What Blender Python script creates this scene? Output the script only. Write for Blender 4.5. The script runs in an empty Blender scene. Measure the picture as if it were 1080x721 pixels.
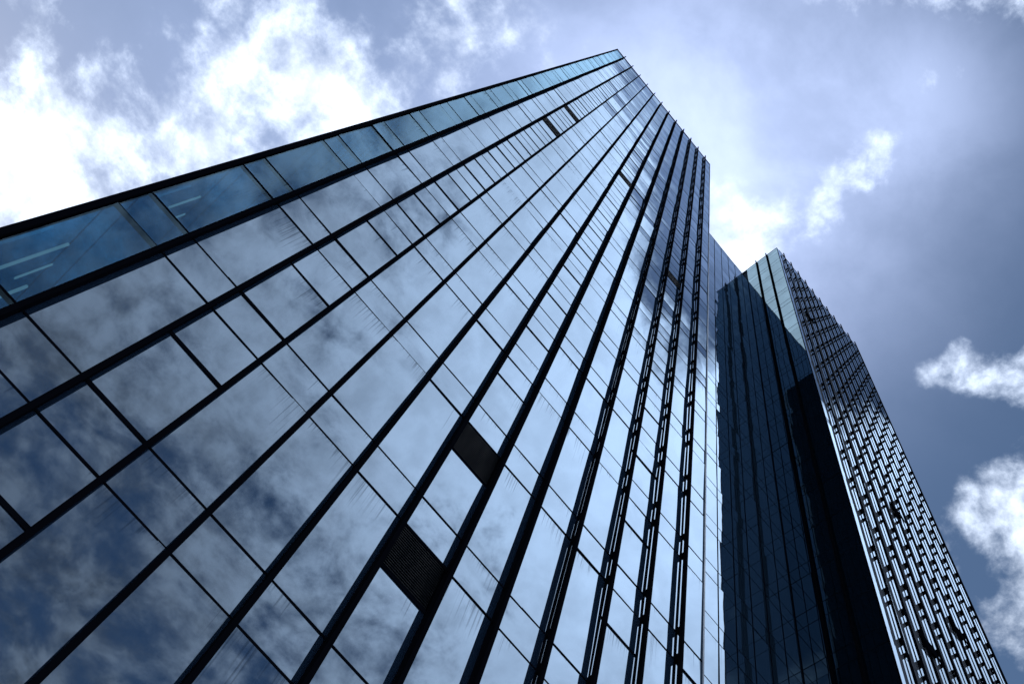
import bpy, math, random
from mathutils import Vector, Matrix

random.seed(7)
C = bpy.context.scene.collection
SC = bpy.context.scene
U = 7.5            # metres per unit of the measured facade grid (camera to tower front = 1 unit)
EYE = 1.6

def X(v): return U * v
def Z(v): return EYE + U * v

# ------------------------------------------------------------------ camera
cam_d = bpy.data.cameras.new('camera')
cam = bpy.data.objects.new('camera', cam_d)
C.objects.link(cam)
R = ((0.6457, -0.7401, 0.1878), (0.7551, 0.5825, -0.3008), (0.1132, 0.3360, 0.9350))
zb = (-Vector(R[2])).normalized()
xb = Vector(R[0]); xb = (xb - xb.dot(zb) * zb).normalized()
yb = zb.cross(xb)
M4 = Matrix((xb, yb, zb)).transposed().to_4x4()
M4.translation = Vector((0, 0, EYE))
cam.matrix_world = M4
cam_d.sensor_fit = 'HORIZONTAL'
cam_d.sensor_width = 36.0
cam_d.lens = 36.0 * 1050 / 1080
cam_d.clip_end = 6000
SC.camera = cam

# ------------------------------------------------------------------ sky and sun
SUN_EL, SUN_AZ = 33.0, 118.0                       # azimuth counted from +x towards +y
sd = Vector((math.cos(math.radians(SUN_EL)) * math.cos(math.radians(SUN_AZ)),
             math.cos(math.radians(SUN_EL)) * math.sin(math.radians(SUN_AZ)),
             math.sin(math.radians(SUN_EL))))
world = bpy.data.worlds.new('World'); SC.world = world
world.use_nodes = True
nt = world.node_tree; N = nt.nodes; LK = nt.links
N.clear()

def nd(tree, t, **kw):
    n = tree.nodes.new(t)
    for k, v in kw.items():
        if k == 'inp':
            for a, b in v.items(): n.inputs[a].default_value = b
        else: setattr(n, k, v)
    return n

def math_n(tree, op, a, b=None, c=None, clamp=False):
    n = tree.nodes.new('ShaderNodeMath'); n.operation = op; n.use_clamp = clamp
    for i, v in enumerate((a, b, c)):
        if v is None: continue
        if isinstance(v, (int, float)): n.inputs[i].default_value = v
        else: tree.links.new(v, n.inputs[i])
    return n.outputs[0]

def maprange(tree, v, a, b, c=0.0, d=1.0, smooth=True):
    n = tree.nodes.new('ShaderNodeMapRange'); n.interpolation_type = 'SMOOTHSTEP' if smooth else 'LINEAR'
    tree.links.new(v, n.inputs[0])
    for i, q in enumerate((a, b, c, d)): n.inputs[1 + i].default_value = q
    return n.outputs[0]

out = nd(nt, 'ShaderNodeOutputWorld')
sky = nd(nt, 'ShaderNodeTexSky', sky_type='NISHITA', sun_disc=False)
sky.sun_elevation = math.radians(SUN_EL)
sky.sun_rotation = math.atan2(sd.x, sd.y)
sky.altitude = 100; sky.air_density = 1.0; sky.dust_density = 0.7; sky.ozone_density = 1.0
SKY_STRENGTH = 0.07
hs = nd(nt, 'ShaderNodeHueSaturation', inp={'Hue': 0.500, 'Saturation': 1.08, 'Value': 1.0})
LK.new(sky.outputs[0], hs.inputs['Color'])
tc = nd(nt, 'ShaderNodeTexCoord')
sep = nd(nt, 'ShaderNodeSeparateXYZ'); LK.new(tc.outputs['Generated'], sep.inputs[0])
zc = math_n(nt, 'MAXIMUM', sep.outputs[2], 0.08)
qx = math_n(nt, 'DIVIDE', sep.outputs[0], zc)
qy = math_n(nt, 'DIVIDE', sep.outputs[1], zc)
qv = nd(nt, 'ShaderNodeCombineXYZ'); LK.new(qx, qv.inputs[0]); LK.new(qy, qv.inputs[1])
# clouds lie in a flat layer overhead: coordinates are the sight line divided by its height
n1 = nd(nt, 'ShaderNodeTexNoise', noise_dimensions='3D', inp={'Scale': 7.5, 'Detail': 11.0, 'Roughness': 0.60, 'Distortion': 0.15})
mp = nd(nt, 'ShaderNodeMapping'); mp.inputs['Location'].default_value = (3.1, 1.7, 0.6)
LK.new(qv.outputs[0], mp.inputs[0]); LK.new(mp.outputs[0], n1.inputs['Vector'])
n2 = nd(nt, 'ShaderNodeTexNoise', noise_dimensions='3D', inp={'Scale': 19.0, 'Detail': 9.0, 'Roughness': 0.62, 'Distortion': 0.1})
mp2 = nd(nt, 'ShaderNodeMapping'); mp2.inputs['Location'].default_value = (7.3, 4.2, 2.6)
LK.new(qv.outputs[0], mp2.inputs[0]); LK.new(mp2.outputs[0], n2.inputs['Vector'])

def bump(cx, cy, r, amp):
    dx = math_n(nt, 'SUBTRACT', qx, cx); dy = math_n(nt, 'SUBTRACT', qy, cy)
    d2 = math_n(nt, 'ADD', math_n(nt, 'MULTIPLY', dx, dx), math_n(nt, 'MULTIPLY', dy, dy))
    e = math_n(nt, 'POWER', 2.718, math_n(nt, 'MULTIPLY', d2, -1.0 / (r * r)))
    return math_n(nt, 'MULTIPLY', e, amp)

BANKS = [(-0.33, 0.67, 0.12, 0.31), (-0.26, 0.48, 0.10, 0.22), (-0.19, 0.33, 0.07, 0.17), (-0.13, 0.22, 0.05, 0.09),
         (-0.41, 0.58, 0.035, 0.10), (-0.47, 0.62, 0.05, -0.10), (-0.33, 0.43, 0.05, -0.08),
         (0.60, -0.30, 0.22, 0.28), (0.36, -0.26, 0.07, 0.28), (0.46, -0.15, 0.06, 0.26), (0.62, -0.09, 0.05, 0.22), (0.20, -0.40, 0.16, 0.20), (0.03, -0.20, 0.09, 0.22), (0.15, -0.31, 0.08, 0.22), (-0.10, -0.10, 0.08, 0.16),  # clouds added out of view to brighten the glass reflections
         (0.182, -0.030, 0.045, 0.145), (0.212, 0.012, 0.045, 0.12), (0.19, 0.10, 0.05, 0.18), (0.43, 0.01, 0.045, 0.12), (0.405, 0.045, 0.03, 0.11), (0.475, -0.025, 0.04, 0.09),
         (0.565, 0.065, 0.05, 0.17), (0.68, 0.10, 0.07, 0.17),
         (0.25, -0.13, 0.06, -0.16), (-0.22, 0.11, 0.08, 0.26), (0.16, -0.13, 0.05, -0.07), (0.32, -0.05, 0.08, -0.22), (0.33, 0.07, 0.08, -0.16),  # second entry also added out of view, for the side glass
         (0.46, 0.10, 0.05, -0.14), (0.485, 0.04, 0.025, -0.08), (0.06, 0.02, 0.07, -0.14), (-0.45, -0.18, 0.26, -0.42)]  # last entry clears unseen sky so the side glass reads dark
dens = math_n(nt, 'ADD', math_n(nt, 'MULTIPLY', n1.outputs['Fac'], 0.72), math_n(nt, 'MULTIPLY', n2.outputs['Fac'], 0.28))
for b in BANKS: dens = math_n(nt, 'ADD', dens, bump(*b))
# cloud layer added outside the view, starting past its edges, to brighten the glass
def front(nx, ny, c): return math_n(nt, 'ADD', math_n(nt, 'ADD', math_n(nt, 'MULTIPLY', qx, nx), math_n(nt, 'MULTIPLY', qy, ny)), c)
edge_d = math_n(nt, 'MAXIMUM', front(-0.751, -0.660, -0.0194), front(0.54, -0.84, -0.270))
deck = math_n(nt, 'SUBTRACT', maprange(nt, edge_d, 0.01, 0.14, 0.0, 0.22), maprange(nt, qy, -0.60, -1.1, 0.0, 0.06))
dens = math_n(nt, 'ADD', dens, deck)
mask = maprange(nt, dens, 0.53, 0.77)
# how near the sun a cloud stands decides how bright it glows
dot = nd(nt, 'ShaderNodeVectorMath', operation='DOT_PRODUCT'); LK.new(tc.outputs['Generated'], dot.inputs[0]); dot.inputs[1].default_value = sd
glow = maprange(nt, dot.outputs['Value'], 0.25, 0.95, 0.0, 1.0)
lum = math_n(nt, 'ADD', math_n(nt, 'MULTIPLY', glow, 0.30), 0.54)
shade = maprange(nt, n2.outputs['Fac'], 0.30, 0.70, 0.72, 1.18)
lum = math_n(nt, 'MULTIPLY', lum, shade)
lum = math_n(nt, 'ADD', lum, math_n(nt, 'ADD', bump(0.36, -0.32, 0.40, 1.05), bump(-0.12, -1.05, 0.50, -0.34)))  # extra glow and dimming out of view, added for the glass reflections
ccol = nd(nt, 'ShaderNodeVectorMath', operation='SCALE'); ccol.inputs[0].default_value = (0.78, 0.89, 1.08)
LK.new(lum, ccol.inputs['Scale'])
skys = nd(nt, 'ShaderNodeVectorMath', operation='SCALE'); LK.new(hs.outputs[0], skys.inputs[0]); skys.inputs['Scale'].default_value = SKY_STRENGTH
# sky lightened round the zenith to imitate lens vignetting; last patch lifts the glass
sky_lift = nd(nt, 'ShaderNodeMix', data_type='RGBA')
vf = math_n(nt, 'ADD', bump(0.09, 0.11, 0.22, 0.85), math_n(nt, 'ADD', bump(-0.2, 0.45, 0.25, 0.25), bump(0.18, -0.10, 0.09, 0.24)), clamp=True)
vf = math_n(nt, 'MULTIPLY', vf, maprange(nt, n1.outputs['Fac'], 0.25, 0.65, 0.75, 1.1))
LK.new(vf, sky_lift.inputs['Factor']); LK.new(skys.outputs[0], sky_lift.inputs[6]); sky_lift.inputs[7].default_value = (0.45, 0.54, 0.80, 1)
mixc = nd(nt, 'ShaderNodeMix', data_type='RGBA')
LK.new(mask, mixc.inputs['Factor']); LK.new(sky_lift.outputs[2], mixc.inputs[6]); LK.new(ccol.outputs[0], mixc.inputs[7])
bg = nd(nt, 'ShaderNodeBackground'); bg.inputs['Strength'].default_value = 1.0
LK.new(mixc.outputs[2], bg.inputs['Color']); LK.new(bg.outputs[0], out.inputs[0])

sun_d = bpy.data.lights.new('sun', 'SUN'); sun_d.energy = 3.0; sun_d.angle = math.radians(0.5); sun_d.color = (1.0, 0.95, 0.88)
sun = bpy.data.objects.new('sun', sun_d); C.objects.link(sun)
sun.rotation_euler = sd.to_track_quat('Z', 'Y').to_euler()

SC.view_settings.view_transform = 'Standard'; SC.view_settings.look = 'None'
SC.view_settings.exposure = 0.95; SC.view_settings.gamma = 1.0
SC.view_settings.use_curve_mapping = False
SC.render.engine = 'CYCLES'
SC.cycles.max_bounces = 10; SC.cycles.glossy_bounces = 6; SC.cycles.transparent_max_bounces = 10

# ------------------------------------------------------------------ materials
def new_mat(name):
    m = bpy.data.materials.new(name); m.use_nodes = True
    m.node_tree.nodes.clear()
    o = m.node_tree.nodes.new('ShaderNodeOutputMaterial')
    return m, m.node_tree, o

def metal_mat(name, col, rough=0.35, spec=0.5, metallic=0.0, var=0.25):
    m, t, o = new_mat(name)
    p = nd(t, 'ShaderNodeBsdfPrincipled')
    p.inputs['Roughness'].default_value = rough; p.inputs['Metallic'].default_value = metallic
    p.inputs['Specular IOR Level'].default_value = spec
    g = nd(t, 'ShaderNodeNewGeometry')
    s = nd(t, 'ShaderNodeMapping'); s.inputs['Scale'].default_value = (3.0, 3.0, 0.35)
    t.links.new(g.outputs['Position'], s.inputs[0])
    n = nd(t, 'ShaderNodeTexNoise', inp={'Scale': 2.0, 'Detail': 5.0, 'Roughness': 0.6})
    t.links.new(s.outputs[0], n.inputs['Vector'])
    r = nd(t, 'ShaderNodeMix', data_type='RGBA')
    r.inputs[6].default_value = tuple(c * (1 - var) for c in col) + (1,)
    r.inputs[7].default_value = tuple(c * (1 + var) for c in col) + (1,)
    t.links.new(n.outputs['Fac'], r.inputs['Factor']); t.links.new(r.outputs[2], p.inputs['Base Color'])
    rr = maprange(t, n.outputs['Fac'], 0.3, 0.7, rough * 0.8, rough * 1.25)
    t.links.new(rr, p.inputs['Roughness'])
    t.links.new(p.outputs[0], o.inputs[0])
    return m

def glass_mat(name, ior=3.1, tint=(0.66, 0.83, 1.0), inner=(0.010, 0.022, 0.045), see=None, wave=0.012, streak=0.42):
    """coated facade glass: mirror-like coat by Fresnel over a dark room, drip marks under the upper rail"""
    m, t, o = new_mat(name)
    uv = nd(t, 'ShaderNodeUVMap'); uv.uv_map = 'UVMap'
    su = nd(t, 'ShaderNodeSeparateXYZ'); t.links.new(uv.outputs[0], su.inputs[0])
    g = nd(t, 'ShaderNodeNewGeometry')
    # drips: noise drawn out along the height, strongest at the pane's top
    mp_ = nd(t, 'ShaderNodeMapping'); mp_.inputs['Scale'].default_value = (24.0, 24.0, 0.16)
    t.links.new(g.outputs['Position'], mp_.inputs[0])
    dn = nd(t, 'ShaderNodeTexNoise', inp={'Scale': 1.6, 'Detail': 4.0, 'Roughness': 0.65})
    t.links.new(mp_.outputs[0], dn.inputs['Vector'])
    mpb = nd(t, 'ShaderNodeMapping'); mpb.inputs['Scale'].default_value = (0.9, 0.9, 0.25)
    t.links.new(g.outputs['Position'], mpb.inputs[0])
    dn2 = nd(t, 'ShaderNodeTexNoise', inp={'Scale': 1.0, 'Detail': 2.0})
    t.links.new(mpb.outputs[0], dn2.inputs['Vector'])
    reach = maprange(t, dn2.outputs['Fac'], 0.42, 0.72, 0.02, 0.95)
    top = math_n(t, 'SUBTRACT', 1.0, su.outputs[1])                      # distance below the rail
    fade = math_n(t, 'SUBTRACT', 1.0, math_n(t, 'DIVIDE', top, reach), clamp=True)
    thr = math_n(t, 'SUBTRACT', 0.70, math_n(t, 'MULTIPLY', fade, 0.22))
    dd = math_n(t, 'SUBTRACT', dn.outputs['Fac'], thr)
    drip = math_n(t, 'MULTIPLY', math_n(t, 'MULTIPLY', maprange(t, dd, 0.0, 0.13), maprange(t, fade, 0.0, 0.25)), streak)
    # slow waviness of the toughened panes
    mw = nd(t, 'ShaderNodeMapping'); mw.inputs['Scale'].default_value = (0.55, 0.55, 0.35)
    t.links.new(g.outputs['Position'], mw.inputs[0])
    wn = nd(t, 'ShaderNodeTexNoise', inp={'Scale': 1.0, 'Detail': 1.5, 'Roughness': 0.4})
    t.links.new(mw.outputs[0], wn.inputs['Vector'])
    bp = nd(t, 'ShaderNodeBump', inp={'Strength': 1.0, 'Distance': wave})
    t.links.new(wn.outputs['Fac'], bp.inputs['Height'])
    fr = nd(t, 'ShaderNodeFresnel', inp={'IOR': ior}); t.links.new(bp.outputs[0], fr.inputs['Normal'])
    fac = math_n(t, 'MULTIPLY', fr.outputs[0], math_n(t, 'SUBTRACT', 1.0, drip))
    fac = math_n(t, 'MULTIPLY', fac, math_n(t, 'SUBTRACT', 1.0, g.outputs['Backfacing']))
    gl = nd(t, 'ShaderNodeBsdfGlossy', inp={'Color': tint + (1,), 'Roughness': 0.012})
    t.links.new(bp.outputs[0], gl.inputs['Normal'])
    if see:
        base = nd(t, 'ShaderNodeBsdfTransparent', inp={'Color': see + (1,)})
    else:
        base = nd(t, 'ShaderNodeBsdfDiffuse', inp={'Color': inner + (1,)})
    mx = nd(t, 'ShaderNodeMixShader')
    t.links.new(fac, mx.inputs[0]); t.links.new(base.outputs[0], mx.inputs[1]); t.links.new(gl.outputs[0], mx.inputs[2])
    t.links.new(mx.outputs[0], o.inputs[0])
    return m

def paving_mat():
    m, t, o = new_mat('plaza_paving')
    p = nd(t, 'ShaderNodeBsdfPrincipled'); p.inputs['Roughness'].default_value = 0.8
    g = nd(t, 'ShaderNodeNewGeometry')
    b = nd(t, 'ShaderNodeTexBrick', inp={'Color1': (0.20, 0.20, 0.20, 1), 'Color2': (0.26, 0.255, 0.25, 1), 'Mortar': (0.10, 0.10, 0.10, 1), 'Scale': 1.0, 'Mortar Size': 0.008, 'Brick Width': 0.9, 'Row Height': 0.45})
    t.links.new(g.outputs['Position'], b.inputs['Vector']); t.links.new(b.outputs['Color'], p.inputs['Base Color'])
    t.links.new(p.outputs[0], o.inputs[0])
    return m

M_FRAME = metal_mat('dark_anodised_frame', (0.0025, 0.003, 0.005), 0.42, 0.0)
M_RAIL = metal_mat('dark_rail', (0.003, 0.004, 0.007), 0.45, 0.0)
M_EDGE = metal_mat('blue_grey_edge_profile', (0.05, 0.085, 0.13), 0.4, 0.3)
M_CORE = metal_mat('dark_inner_wall', (0.006, 0.009, 0.015), 0.8, 0.0)
M_SLAT = metal_mat('black_louvre_slat', (0.005, 0.008, 0.013), 0.5, 0.05)
M_ROOF = metal_mat('roof_gravel_grey', (0.16, 0.16, 0.16), 0.9, 0.2)
M_SLAB = metal_mat('pale_ceiling_slab', (0.10, 0.16, 0.22), 0.9, 0.1)
M_GLASS = glass_mat('coated_facade_glass')
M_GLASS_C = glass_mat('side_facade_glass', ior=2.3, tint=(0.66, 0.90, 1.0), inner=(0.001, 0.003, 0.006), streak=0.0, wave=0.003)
M_GLASS_W = glass_mat('wing_facade_glass', wave=0.006, streak=0.2, inner=(0.010, 0.022, 0.040))
M_GLASS_D = glass_mat('brightened_front_glass', streak=0.0, inner=(0.10, 0.115, 0.14))  # inner colour lightened in place of bright sky reflections behind the fins
M_CLEAR = glass_mat('clear_corner_glass', ior=1.6, tint=(0.45, 0.72, 0.90), see=(0.31, 0.50, 0.61), streak=0.5)
def lamp_mat():
    m, t, o = new_mat('lamp_tube_light')
    e = nd(t, 'ShaderNodeEmission', inp={'Color': (0.85, 0.93, 1.0, 1), 'Strength': 0.28}); t.links.new(e.outputs[0], o.inputs[0])
    return m
M_LAMP = lamp_mat()

# ------------------------------------------------------------------ mesh helpers
class MB:
    def __init__(s): s.v = []; s.f = []; s.uv = []
    def box(s, x0, x1, y0, y1, z0, z1):
        b = len(s.v)
        s.v += [(x0, y0, z0), (x1, y0, z0), (x1, y1, z0), (x0, y1, z0), (x0, y0, z1), (x1, y0, z1), (x1, y1, z1), (x0, y1, z1)]
        for q in ((0, 3, 2, 1), (4, 5, 6, 7), (0, 1, 5, 4), (1, 2, 6, 5), (2, 3, 7, 6), (3, 0, 4, 7)):
            s.f.append(tuple(b + i for i in q)); s.uv.append(((0, 0),) * 4)
        return s
    def slab(s, o, u, v, n, w, h, th, tu=0.0, tv=0.0, bulge=0.0):
        """pane: corner o, width axis u, height axis v, outward normal n; the outer face leans by tu / tv radians and bows by bulge"""
        o, u, v, n = Vector(o), Vector(u), Vector(v), Vector(n)
        b = len(s.v)
        K = 4 if bulge else 1
        for j in range(K + 1):
            for i in range(K + 1):
                a, c = i / K, j / K
                off = (a - .5) * w * tu + (c - .5) * h * tv + bulge * (1 - (2 * a - 1) ** 2) * (1 - (2 * c - 1) ** 2)
                s.v.append(tuple(o + u * (a * w) + v * (c * h) + n * off))
        for j in range(K):
            for i in range(K):
                p = b + j * (K + 1) + i
                s.f.append((p, p + 1, p + K + 2, p + K + 1))
                s.uv.append(((i / K, j / K), ((i + 1) / K, j / K), ((i + 1) / K, (j + 1) / K), (i / K, (j + 1) / K)))
        cs = [b, b + K, b + (K + 1) * (K + 1) - 1, b + (K + 1) * K]
        bb = len(s.v)
        for q in ((0, 0), (w, 0), (w, h), (0, h)):
            s.v.append(tuple(o + u * q[0] + v * q[1] - n * th))
        s.f.append((bb + 3, bb + 2, bb + 1, bb)); s.uv.append(((0, 0),) * 4)
        fb = len(s.v)
        s.v += [s.v[q] for q in cs]
        for a, c in ((0, 1), (1, 2), (2, 3), (3, 0)):
            s.f.append((fb + c, fb + a, bb + a, bb + c)); s.uv.append(((0, 0),) * 4)
        return s
    def build(s, name, mat, parent=None, smooth=False):
        me = bpy.data.meshes.new(name)
        me.from_pydata(s.v, [], s.f)
        ul = me.uv_layers.new(name='UVMap')
        k = 0
        for uvs in s.uv:
            for q in uvs: ul.data[k].uv = q; k += 1
        me.materials.append(mat)
        if smooth:
            for p in me.polygons: p.use_smooth = len(p.vertices) == 4 and s.uv[p.index][2] != (0, 0)
        o = bpy.data.objects.new(name, me); C.objects.link(o)
        if parent:
            o.parent = parent
            o.matrix_parent_inverse = Matrix.Translation(-parent.location)
        return o

def thing(name, label, cat, loc):
    o = bpy.data.objects.new(name, None); C.objects.link(o)
    o.location = loc; o.empty_display_size = 2
    o['label'] = label; o['category'] = cat
    return o

# ------------------------------------------------------------------ ground
gm = MB(); g = 4000
gm.v = [(-g, -g, 0), (g, -g, 0), (g, g, 0), (-g, g, 0)]; gm.f = [(0, 1, 2, 3)]; gm.uv = [((0, 0),) * 4]
go = gm.build('ground', paving_mat()); go['kind'] = 'structure'

# ------------------------------------------------------------------ shared fin profile (measured in units)
FW = 0.0095                     # face width of a fin
def fin(parent, cx, cy, z0, z1, breaks, ax='y', sgn=-1, name='fin', depth=1.0):
    """a stand-off fin: rail on the glass, thin rod, outer blade, tied together by plates at the floor lines.
    ax: axis along which it stands out of the facade, sgn its direction; cx, cy its foot on the glass"""
    m = MB()
    def bx(d0, d1, w, za, zb_, off=0.0):
        d0 *= depth; d1 *= depth
        if ax == 'y':
            ya, yb_ = sorted((cy + sgn * d0, cy + sgn * d1))
            m.box(X(cx - w / 2 + off), X(cx + w / 2 + off), X(ya), X(yb_), za, zb_)
        else:
            xa, xb_ = sorted((cx + sgn * d0, cx + sgn * d1))
            m.box(X(xa), X(xb_), X(cy - w / 2 + off), X(cy + w / 2 + off), za, zb_)
    bx(-0.006, 0.0026, 0.0058, z0, z1 - .03)       # slim mullion on the glass
    bx(0.0133, 0.0247, FW, z0, z1)                 # blade standing off the glass
    for a, b in breaks:
        a, b = max(a, z0 + .01), min(b, z1 - .03)
        if b > a: bx(0.0024, 0.0140, FW * 0.8, a, b)
    return m.build(name, M_FRAME, parent)

# ------------------------------------------------------------------ the left tower
LOW = [0.095 - 0.5175 * 1, 0.095, 0.6125, 1.130, 1.648, 2.171]
MAINS = LOW[1:] + [2.680 + 0.0] + [3.1107 + 0.422 * k for k in range(22)]
SHORT = 0.1205
TOP = 12.03
BREAK_LOW = -0.213                                   # ground level in units
XL, XR = -0.4648, 1.2575
FINX = [-0.3366 + 0.1348 * k for k in range(12)]
tower = thing('glass_tower', 'taller blue mirror-glass tower with long dark vertical fins, filling the left half', 'tower', (X(0.4), X(2.0), 0))

breaks = []
for zm in MAINS:
    breaks += [(Z(zm - 0.013), Z(zm + 0.013)), (Z(zm + SHORT - 0.011), Z(zm + SHORT + 0.011))]
for fx in FINX:
    fin(tower, fx, 1.0, 0.0, Z(TOP) + 0.28, breaks)
# slender rails at each end of the front
MB().box(X(XL) - .02, X(XL) + .075, X(1.0) - .05, X(1.0) + .10, 0, Z(TOP) + .12).build('corner_post', M_FRAME, tower)
MB().box(X(XR) - .035, X(XR) + .012, X(1.0) - .030, X(1.0) + .10, 0, Z(TOP) + .12).build('corner_post', M_EDGE, tower)

edges = [XL] + FINX + [XR]
SPECIAL = {2, 6, 10}                                 # bays with an opening panel and thicker rails
LOUV = {2: [(5.505, 5.632), (6.345, 6.475)], 6: [(1.497, 1.648), (2.014, 2.171), (6.345, 6.475)], 10: [(5.42, 5.55)]}
rows = []
zs = [BREAK_LOW] + [z for zm in MAINS for z in (zm, zm + SHORT)]
zs = [z for z in zs if z < TOP - 0.03] + [TOP]
def bay_rows(b):
    r = set(zs)
    if b in SPECIAL:
        for i, zm in enumerate(MAINS[:-1]):
            nx = MAINS[i + 1]
            if nx < TOP: r.add(zm + 0.705 * (nx - zm))
        for a, c in LOUV[b]:
            r = {z for z in r if not (a - 0.03 < z < c + 0.03)} | {a, c}
    return sorted(r)

panes = []                                           # (nearness, bay, z0, z1)
for b in range(13):
    rr = bay_rows(b)
    for z0, z1 in zip(rr, rr[1:]):
        if b in LOUV and any(abs(z0 - a) < 1e-6 for a, c in LOUV[b]): continue
        panes.append((z0, b, z0, z1))
def vis_size(b, z0, z1):
    """rough size in the photo; rows under the picture's edge count as hidden"""
    lim = {0: 1.15, 1: .95, 2: .85, 3: .8, 4: .95, 5: 1.0, 6: 1.15, 7: 1.3, 8: 1.5, 9: 1.65, 10: 1.8, 11: 2.0, 12: 2.15}[b]
    if z1 < lim: return 0
    return (z1 - z0) / (1 + max(z0, lim - .3) ** 2) ** 1.3
panes.sort(key=lambda p: -vis_size(p[1], p[2], p[3]))
rest = MB(); rest_clear = MB()
for i, (k, b, z0, z1) in enumerate(panes):
    xa, xb_ = X(edges[b]) + .006, X(edges[b + 1]) - .006
    tu, tv = random.gauss(0, 0.005), random.gauss(0, 0.005)
    bow = random.uniform(-0.001, 0.005) * min(1.0, (z1 - z0) / .3)
    m = MB() if i < 99 else (rest_clear if b == 0 else rest)
    m.slab((xa, X(1.0), Z(z0) + .006), (1, 0, 0), (0, 0, 1), (0, -1, 0), xb_ - xa, Z(z1) - Z(z0) - .012, .024, tu, tv, bow)
    if i < 99: m.build('window_pane', M_CLEAR if b == 0 else M_GLASS, tower, True)
o = rest.build('window_pane', M_GLASS, tower, True); o['kind'] = 'stuff'
o = rest_clear.build('window_pane', M_CLEAR, tower, True); o['kind'] = 'stuff'

# rails across the front
for z in zs[1:-1]:
    MB().box(X(XL) + .02, X(XR) - .02, X(1.0) - .006, X(1.0) + .07, Z(z) - .019, Z(z) + .019).build('rail', M_RAIL, tower)
for b in SPECIAL:
    for z in bay_rows(b):
        m = MB()
        if min(abs(z - q) for q in zs) > 1e-6 or any(abs(z - c) < 1e-6 or abs(z - a) < 1e-6 for a, c in LOUV[b]):
            m.box(X(edges[b]) + .03, X(edges[b + 1]) - .03, X(1.0) - .013, X(1.0) + .06, Z(z) - .036, Z(z) + .036).build('opening_rail', M_RAIL, tower)
    for zm in MAINS:
        z = zm + SHORT
        if z < TOP and b == 2:
            MB().box(X(edges[b]) + .03, X(edges[b + 1]) - .03, X(1.0) - .013, X(1.0) + .06, Z(z) - .034, Z(z) + .034).build('opening_rail', M_RAIL, tower)
# louvred vents
for b, ls in LOUV.items():
    for a, c in ls:
        m = MB(); z = Z(a) + .06
        xa, xb_ = X(edges[b]) + .05, X(edges[b + 1]) - .05
        m.box(xa, xb_, X(1.0) + .07, X(1.0) + .10, Z(a), Z(c))
        while z < Z(c) - .05:
            bq = len(m.v)
            m.box(xa, xb_, X(1.0) - .012, X(1.0) + .05, z, z + .012)
            for q in (2, 3, 6, 7): 
                v = m.v[bq + q]; m.v[bq + q] = (v[0], v[1], v[2] + .035)
            z += .055
        m.build('louvre', M_SLAT, tower)
# parapet, roof, walls behind the glass
zt = Z(TOP)
MB().box(X(XL), X(XR), X(1.0) - .03, X(1.0) + .25, zt, zt + .09).build('parapet', M_RAIL, tower)
DB = X(1.0) + 16.0                                    # depth of the tower
XS = X(FINX[0]) - .02                                 # side room behind the corner glass
m = MB()
m.box(XS + .1, X(XR) - .14, X(1.0) + .14, DB, 0, zt - .05)
m.box(X(XL) + .14, XS + .1, X(1.0) + 4.02, DB, 0, zt - .05)
m.build('inner_wall', M_CORE, tower)
MB().box(X(XL) + .05, X(XR) - .05, X(1.0) + .26, DB, zt - .04, zt + .02).build('roof', M_ROOF, tower)
# return wall on the right (seen mirrored in the other tower) and the far left side
m = MB(); mr = MB()
ncol = 3; y0, y1 = X(1.0) + .1, X(1.5063) - .02
for z0, z1 in zip(zs, zs[1:]):
    for c in range(ncol):
        w = (y1 - y0) / ncol
        m.slab((X(XR), y0 + c * w + .01, Z(z0) + .01), (0, 1, 0), (0, 0, 1), (1, 0, 0), w - .02, Z(z1) - Z(z0) - .02, .03,
               random.gauss(0, .002), random.gauss(0, .002))
    mr.box(X(XR) - .02, X(XR) + .025, y0, y1, Z(z1) - .03, Z(z1) + .03)
for c in range(1, ncol): mr.box(X(XR) - .02, X(XR) + .03, y0 + c * w - .03, y0 + c * w + .03, 0, zt)
m.build('side_cladding', M_CORE, tower); mr.build('side_rail', M_RAIL, tower)
m = MB(); mr = MB(); mc = MB()
for z0, z1 in zip(zs, zs[1:]):
    w = 1.3
    mc.slab((X(XL), X(1.0) + 3.99, Z(z0) + .004), (0, -1, 0), (0, 0, 1), (-1, 0, 0), 3.88, Z(z1) - Z(z0) - .008, .02)
    for c in range(3, 12):
        ya = X(1.0) + .1 + c * w
        m.slab((X(XL), ya + w - .01, Z(z0) + .01), (0, -1, 0), (0, 0, 1), (-1, 0, 0), w - .02, Z(z1) - Z(z0) - .02, .03)
    mr.box(X(XL) - .025, X(XL) + .04, X(1.0) + 4.0, X(1.0) + 15.7, Z(z1) - .025, Z(z1) + .025)
for c in range(3, 13): mr.box(X(XL) - .04, X(XL) + .05, X(1.0) + .1 + c * 1.3 - .03, X(1.0) + .1 + c * 1.3 + .03, 0, zt)
m.build('side_glazing', M_GLASS_C, tower); mc.build('side_glazing', M_CLEAR, tower); mr.build('side_rail', M_RAIL, tower)
# strip lights seen through the corner glass
for x, za, zb_, w in [(-0.442, 1.22, 1.566, .05), (-0.417, 1.393, 1.491, .028), (-0.397, 1.30, 1.402, .05),
                      (-0.446, 1.924, 2.062, .04), (-0.420, 1.90, 1.955, .03)]:
    w *= .7
    MB().box(X(x) - w / 2, X(x) + w / 2, X(1.08), X(1.08) + .03, Z(za), Z(zb_)).build('strip_light', M_LAMP, tower)

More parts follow.
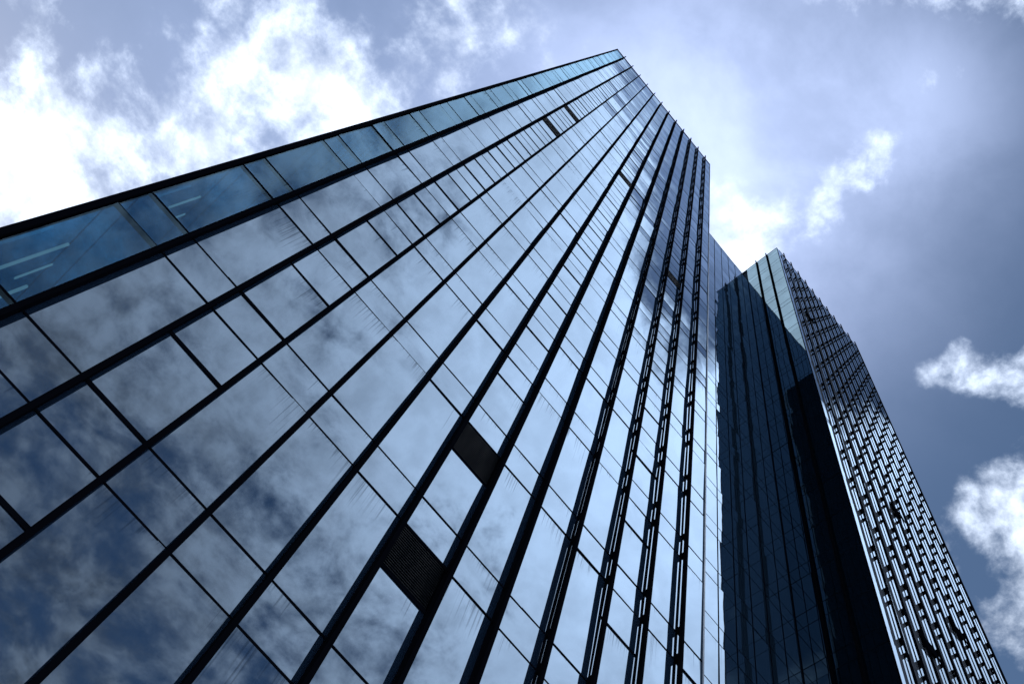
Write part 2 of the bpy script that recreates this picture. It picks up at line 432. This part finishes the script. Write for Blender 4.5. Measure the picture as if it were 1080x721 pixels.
# ------------------------------------------------------------------ the recessed wing between the towers
YW = 1.5063; XC = 2.6522
wing = thing('linking_wing', 'narrow recessed strip of plain mirror glass without fins, between the two towers', 'building', (X(2.0), X(2.2), 0))
WM = [3.711 + 0.4545 * k for k in range(-8, 19)]
wz = [BREAK_LOW] + [z for zm in WM for z in (zm, zm + 0.127) if z < TOP - .03 and z > BREAK_LOW + .1] + [TOP]
ncol = 11; wb = (XC - XR) / ncol
wp = []
cols = [XC - 0.1307 * k for k in range(ncol, -1, -1)]
cols[0] = XR
for c in range(ncol):
    for z0, z1 in zip(wz, wz[1:]):
        wp.append((c, z0, z1))
def wvis(p):
    c, z0, z1 = p
    return (z1 - z0) / (1 + z0 ** 2) if z0 > 2.9 and 4 <= c <= 7 else 0.02 / (1 + z0)
wp.sort(key=lambda p: -wvis(p))
rest = MB()
for i, (c, z0, z1) in enumerate(wp):
    m = MB() if i < 99 else rest
    k = 0.003
    m.slab((X(cols[c]) + .008, X(YW), Z(z0) + .008), (1, 0, 0), (0, 0, 1), (0, -1, 0), X(cols[c + 1] - cols[c]) - .016, Z(z1) - Z(z0) - .016, .024,
           random.gauss(0, k), random.gauss(0, k), 0.0)
    if i < 99: m.build('window_pane', M_GLASS_W, wing)
o = rest.build('window_pane', M_GLASS_W, wing); o['kind'] = 'stuff'
for z in wz[1:-1]:
    MB().box(X(XR) + .04, X(XC) - .01, X(YW) - .005, X(YW) + .05, Z(z) - .018, Z(z) + .018).build('rail', M_RAIL, wing)
for c in range(1, ncol):
    MB().box(X(cols[c]) - .025, X(cols[c]) + .025, X(YW) - .010, X(YW) + .06, 0, zt + .05).build('mullion', M_RAIL, wing)
MB().box(X(XR) + .03, X(XC) - .005, X(YW) - .02, X(YW) + .3, zt, zt + .07).build('parapet', M_RAIL, wing)
MB().box(X(XR) + .03, X(XC) - .02, X(YW) + .12, X(YW) + 12, 0, zt - .02).build('inner_wall', M_CORE, wing)
MB().box(X(XR) + .05, X(XC) - .03, X(YW) + .31, X(YW) + 12, zt - .015, zt + .03).build('roof', M_ROOF, wing)

# ------------------------------------------------------------------ the right tower
HC = 12.585; YD = 1.043; XE = 4.30
right = thing('screened_tower', 'lower right-hand tower with dark glazed side and dense black finned front', 'tower', (X(3.4), X(2.0), 0))
zc_ = Z(HC)
CM = [3.711 + 0.4545 * k for k in range(-8, 20)]
cz = [BREAK_LOW] + [z for zm in CM for z in (zm, zm + 0.127) if BREAK_LOW + .1 < z < HC - .03] + [HC]
ys = [1.0470, 1.1965, 1.3480, YW]                     # bays of the dark side
pl = []
for c in range(3):
    for z0, z1 in zip(cz, cz[1:]): pl.append(('c', c, z0, z1))
DP = 0.442
DM = [4.616 + DP * k for k in range(-10, 18)]
DS = 0.106
dz = [BREAK_LOW] + [z for zm in DM for z in (zm, zm + DS) if BREAK_LOW + .1 < z < HC - .03] + [HC]
DX = [2.764 + 0.1462 * k for k in range(11)]
dcol = [XC] + DX + [XE]
for c in range(12):
    for z0, z1 in zip(dz, dz[1:]): pl.append(('d', c, z0, z1))
def rvis(p):
    s, c, z0, z1 = p
    if s == 'c': return 3 * (z1 - z0) / (1 + z0 ** 2) if z0 > 3.2 else 0.001
    return (z1 - z0) / (1 + z0 ** 2) if z0 > 3.0 + .25 * c else 0.0005
pl.sort(key=lambda p: -rvis(p))
rc, rd = MB(), MB()
for i, (s, c, z0, z1) in enumerate(pl):
    h = Z(z1) - Z(z0) - .016
    if s == 'c':
        m = MB() if i < 99 else rc
        m.slab((X(XC), X(ys[c + 1]) - .008, Z(z0) + .008), (0, -1, 0), (0, 0, 1), (-1, 0, 0), X(ys[c + 1] - ys[c]) - .016, h, .024,
               random.gauss(0, .0025), random.gauss(0, .0025))
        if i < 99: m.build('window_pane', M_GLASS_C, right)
    else:
        m = MB() if i < 99 else rd
        m.slab((X(dcol[c]) + .008, X(YD), Z(z0) + .008), (1, 0, 0), (0, 0, 1), (0, -1, 0), X(dcol[c + 1] - dcol[c]) - .016, h, .024,
               random.gauss(0, .003), random.gauss(0, .003))
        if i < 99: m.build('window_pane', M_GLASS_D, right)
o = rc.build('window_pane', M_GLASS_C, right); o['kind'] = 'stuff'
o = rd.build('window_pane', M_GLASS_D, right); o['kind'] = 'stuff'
for z in cz[1:-1]:
    MB().box(X(XC) - .005, X(XC) + .05, X(ys[0]) + .02, X(YW) - .01, Z(z) - .018, Z(z) + .018).build('side_rail', M_RAIL, right)
for z in dz[1:-1]:
    MB().box(X(XC) + .03, X(XE) - .03, X(YD) + .004, X(YD) + .05, Z(z) - .015, Z(z) + .015).build('rail', M_RAIL, right)
db = []
for zm in DM:
    db += [(Z(zm - .014), Z(zm + .014)), (Z(zm + DS - .026), Z(zm + DS - .005)), (Z(zm + DS + .006), Z(zm + DS + .028))]
cb = []
for zm in CM: cb += [(Z(zm - .02), Z(zm + .02))]
for y in ys[1:3]:
    fin(right, XC, y, 0, zc_ + .28, [(0.0, zc_ - .3)], ax='x', sgn=-1, depth=1.0)
MB().box(X(XC) - .03, X(XC) + .06, X(YW) - .04, X(YW) - .005, 0, zc_).build('corner_post', M_RAIL, right)
MB().box(X(XC) - .012, X(XC) + .03, X(YD) - .012, X(ys[0]) + .01, 0, zc_ + .06).build('corner_post', M_FRAME, right)
for x in DX:
    fin(right, x, YD, 0, zc_ + .10, db)
MB().box(X(XE) - .05, X(XE) + .03, X(YD) - .05, X(YD) + .10, 0, zc_ + .06).build('corner_post', M_FRAME, right)
MB().box(X(XC) - .02, X(XC) + .26, X(ys[0]) + .03, X(YW) + 10, zc_, zc_ + .07).build('parapet', M_RAIL, right)
MB().box(X(XC) + .3, X(XE), X(YD) - .02, X(YD) + .25, zc_, zc_ + .08).build('parapet', M_RAIL, right)
MB().box(X(XC) + .12, X(XE) - .08, X(YD) + .12, X(YD) + 22, 0, zc_ - .03).build('inner_wall', M_CORE, right)
MB().box(X(XC) + .3, X(XE) - .05, X(YD) + .3, X(YD) + 22, zc_ - .02, zc_ + .03).build('roof', M_ROOF, right)
# opening sashes tilted out of the finned front
for c, z in ((1, 10.27), (4, 6.58), (6, 5.50), (2, 4.62)):
    xa, xb_ = X(dcol[c + 1]) + .05, X(dcol[c + 2]) - .05
    h, t_ = 1.0, .07
    m = MB().box(xa, xb_, X(YD) - .05, X(YD) - .01, Z(z), Z(z) + h)
    for q in (0, 1, 2, 3):
        v = m.v[q]; m.v[q] = (v[0], v[1] - t_, v[2] + .01)
    m.build('open_sash', M_FRAME, right)
# far right side, plain glazing
m = MB(); mr = MB()
for z0, z1 in zip(dz, dz[1:]):
    for c in range(16):
        ya = X(YD) + .12 + c * 1.36
        m.slab((X(XE), ya + .01, Z(z0) + .01), (0, 1, 0), (0, 0, 1), (1, 0, 0), 1.34, Z(z1) - Z(z0) - .02, .03)
    mr.box(X(XE) - .06, X(XE) + .025, X(YD) + .1, X(YD) + 21.9, Z(z1) - .025, Z(z1) + .025)
m.build('side_glazing', M_GLASS_C, right); mr.build('side_rail', M_RAIL, right)
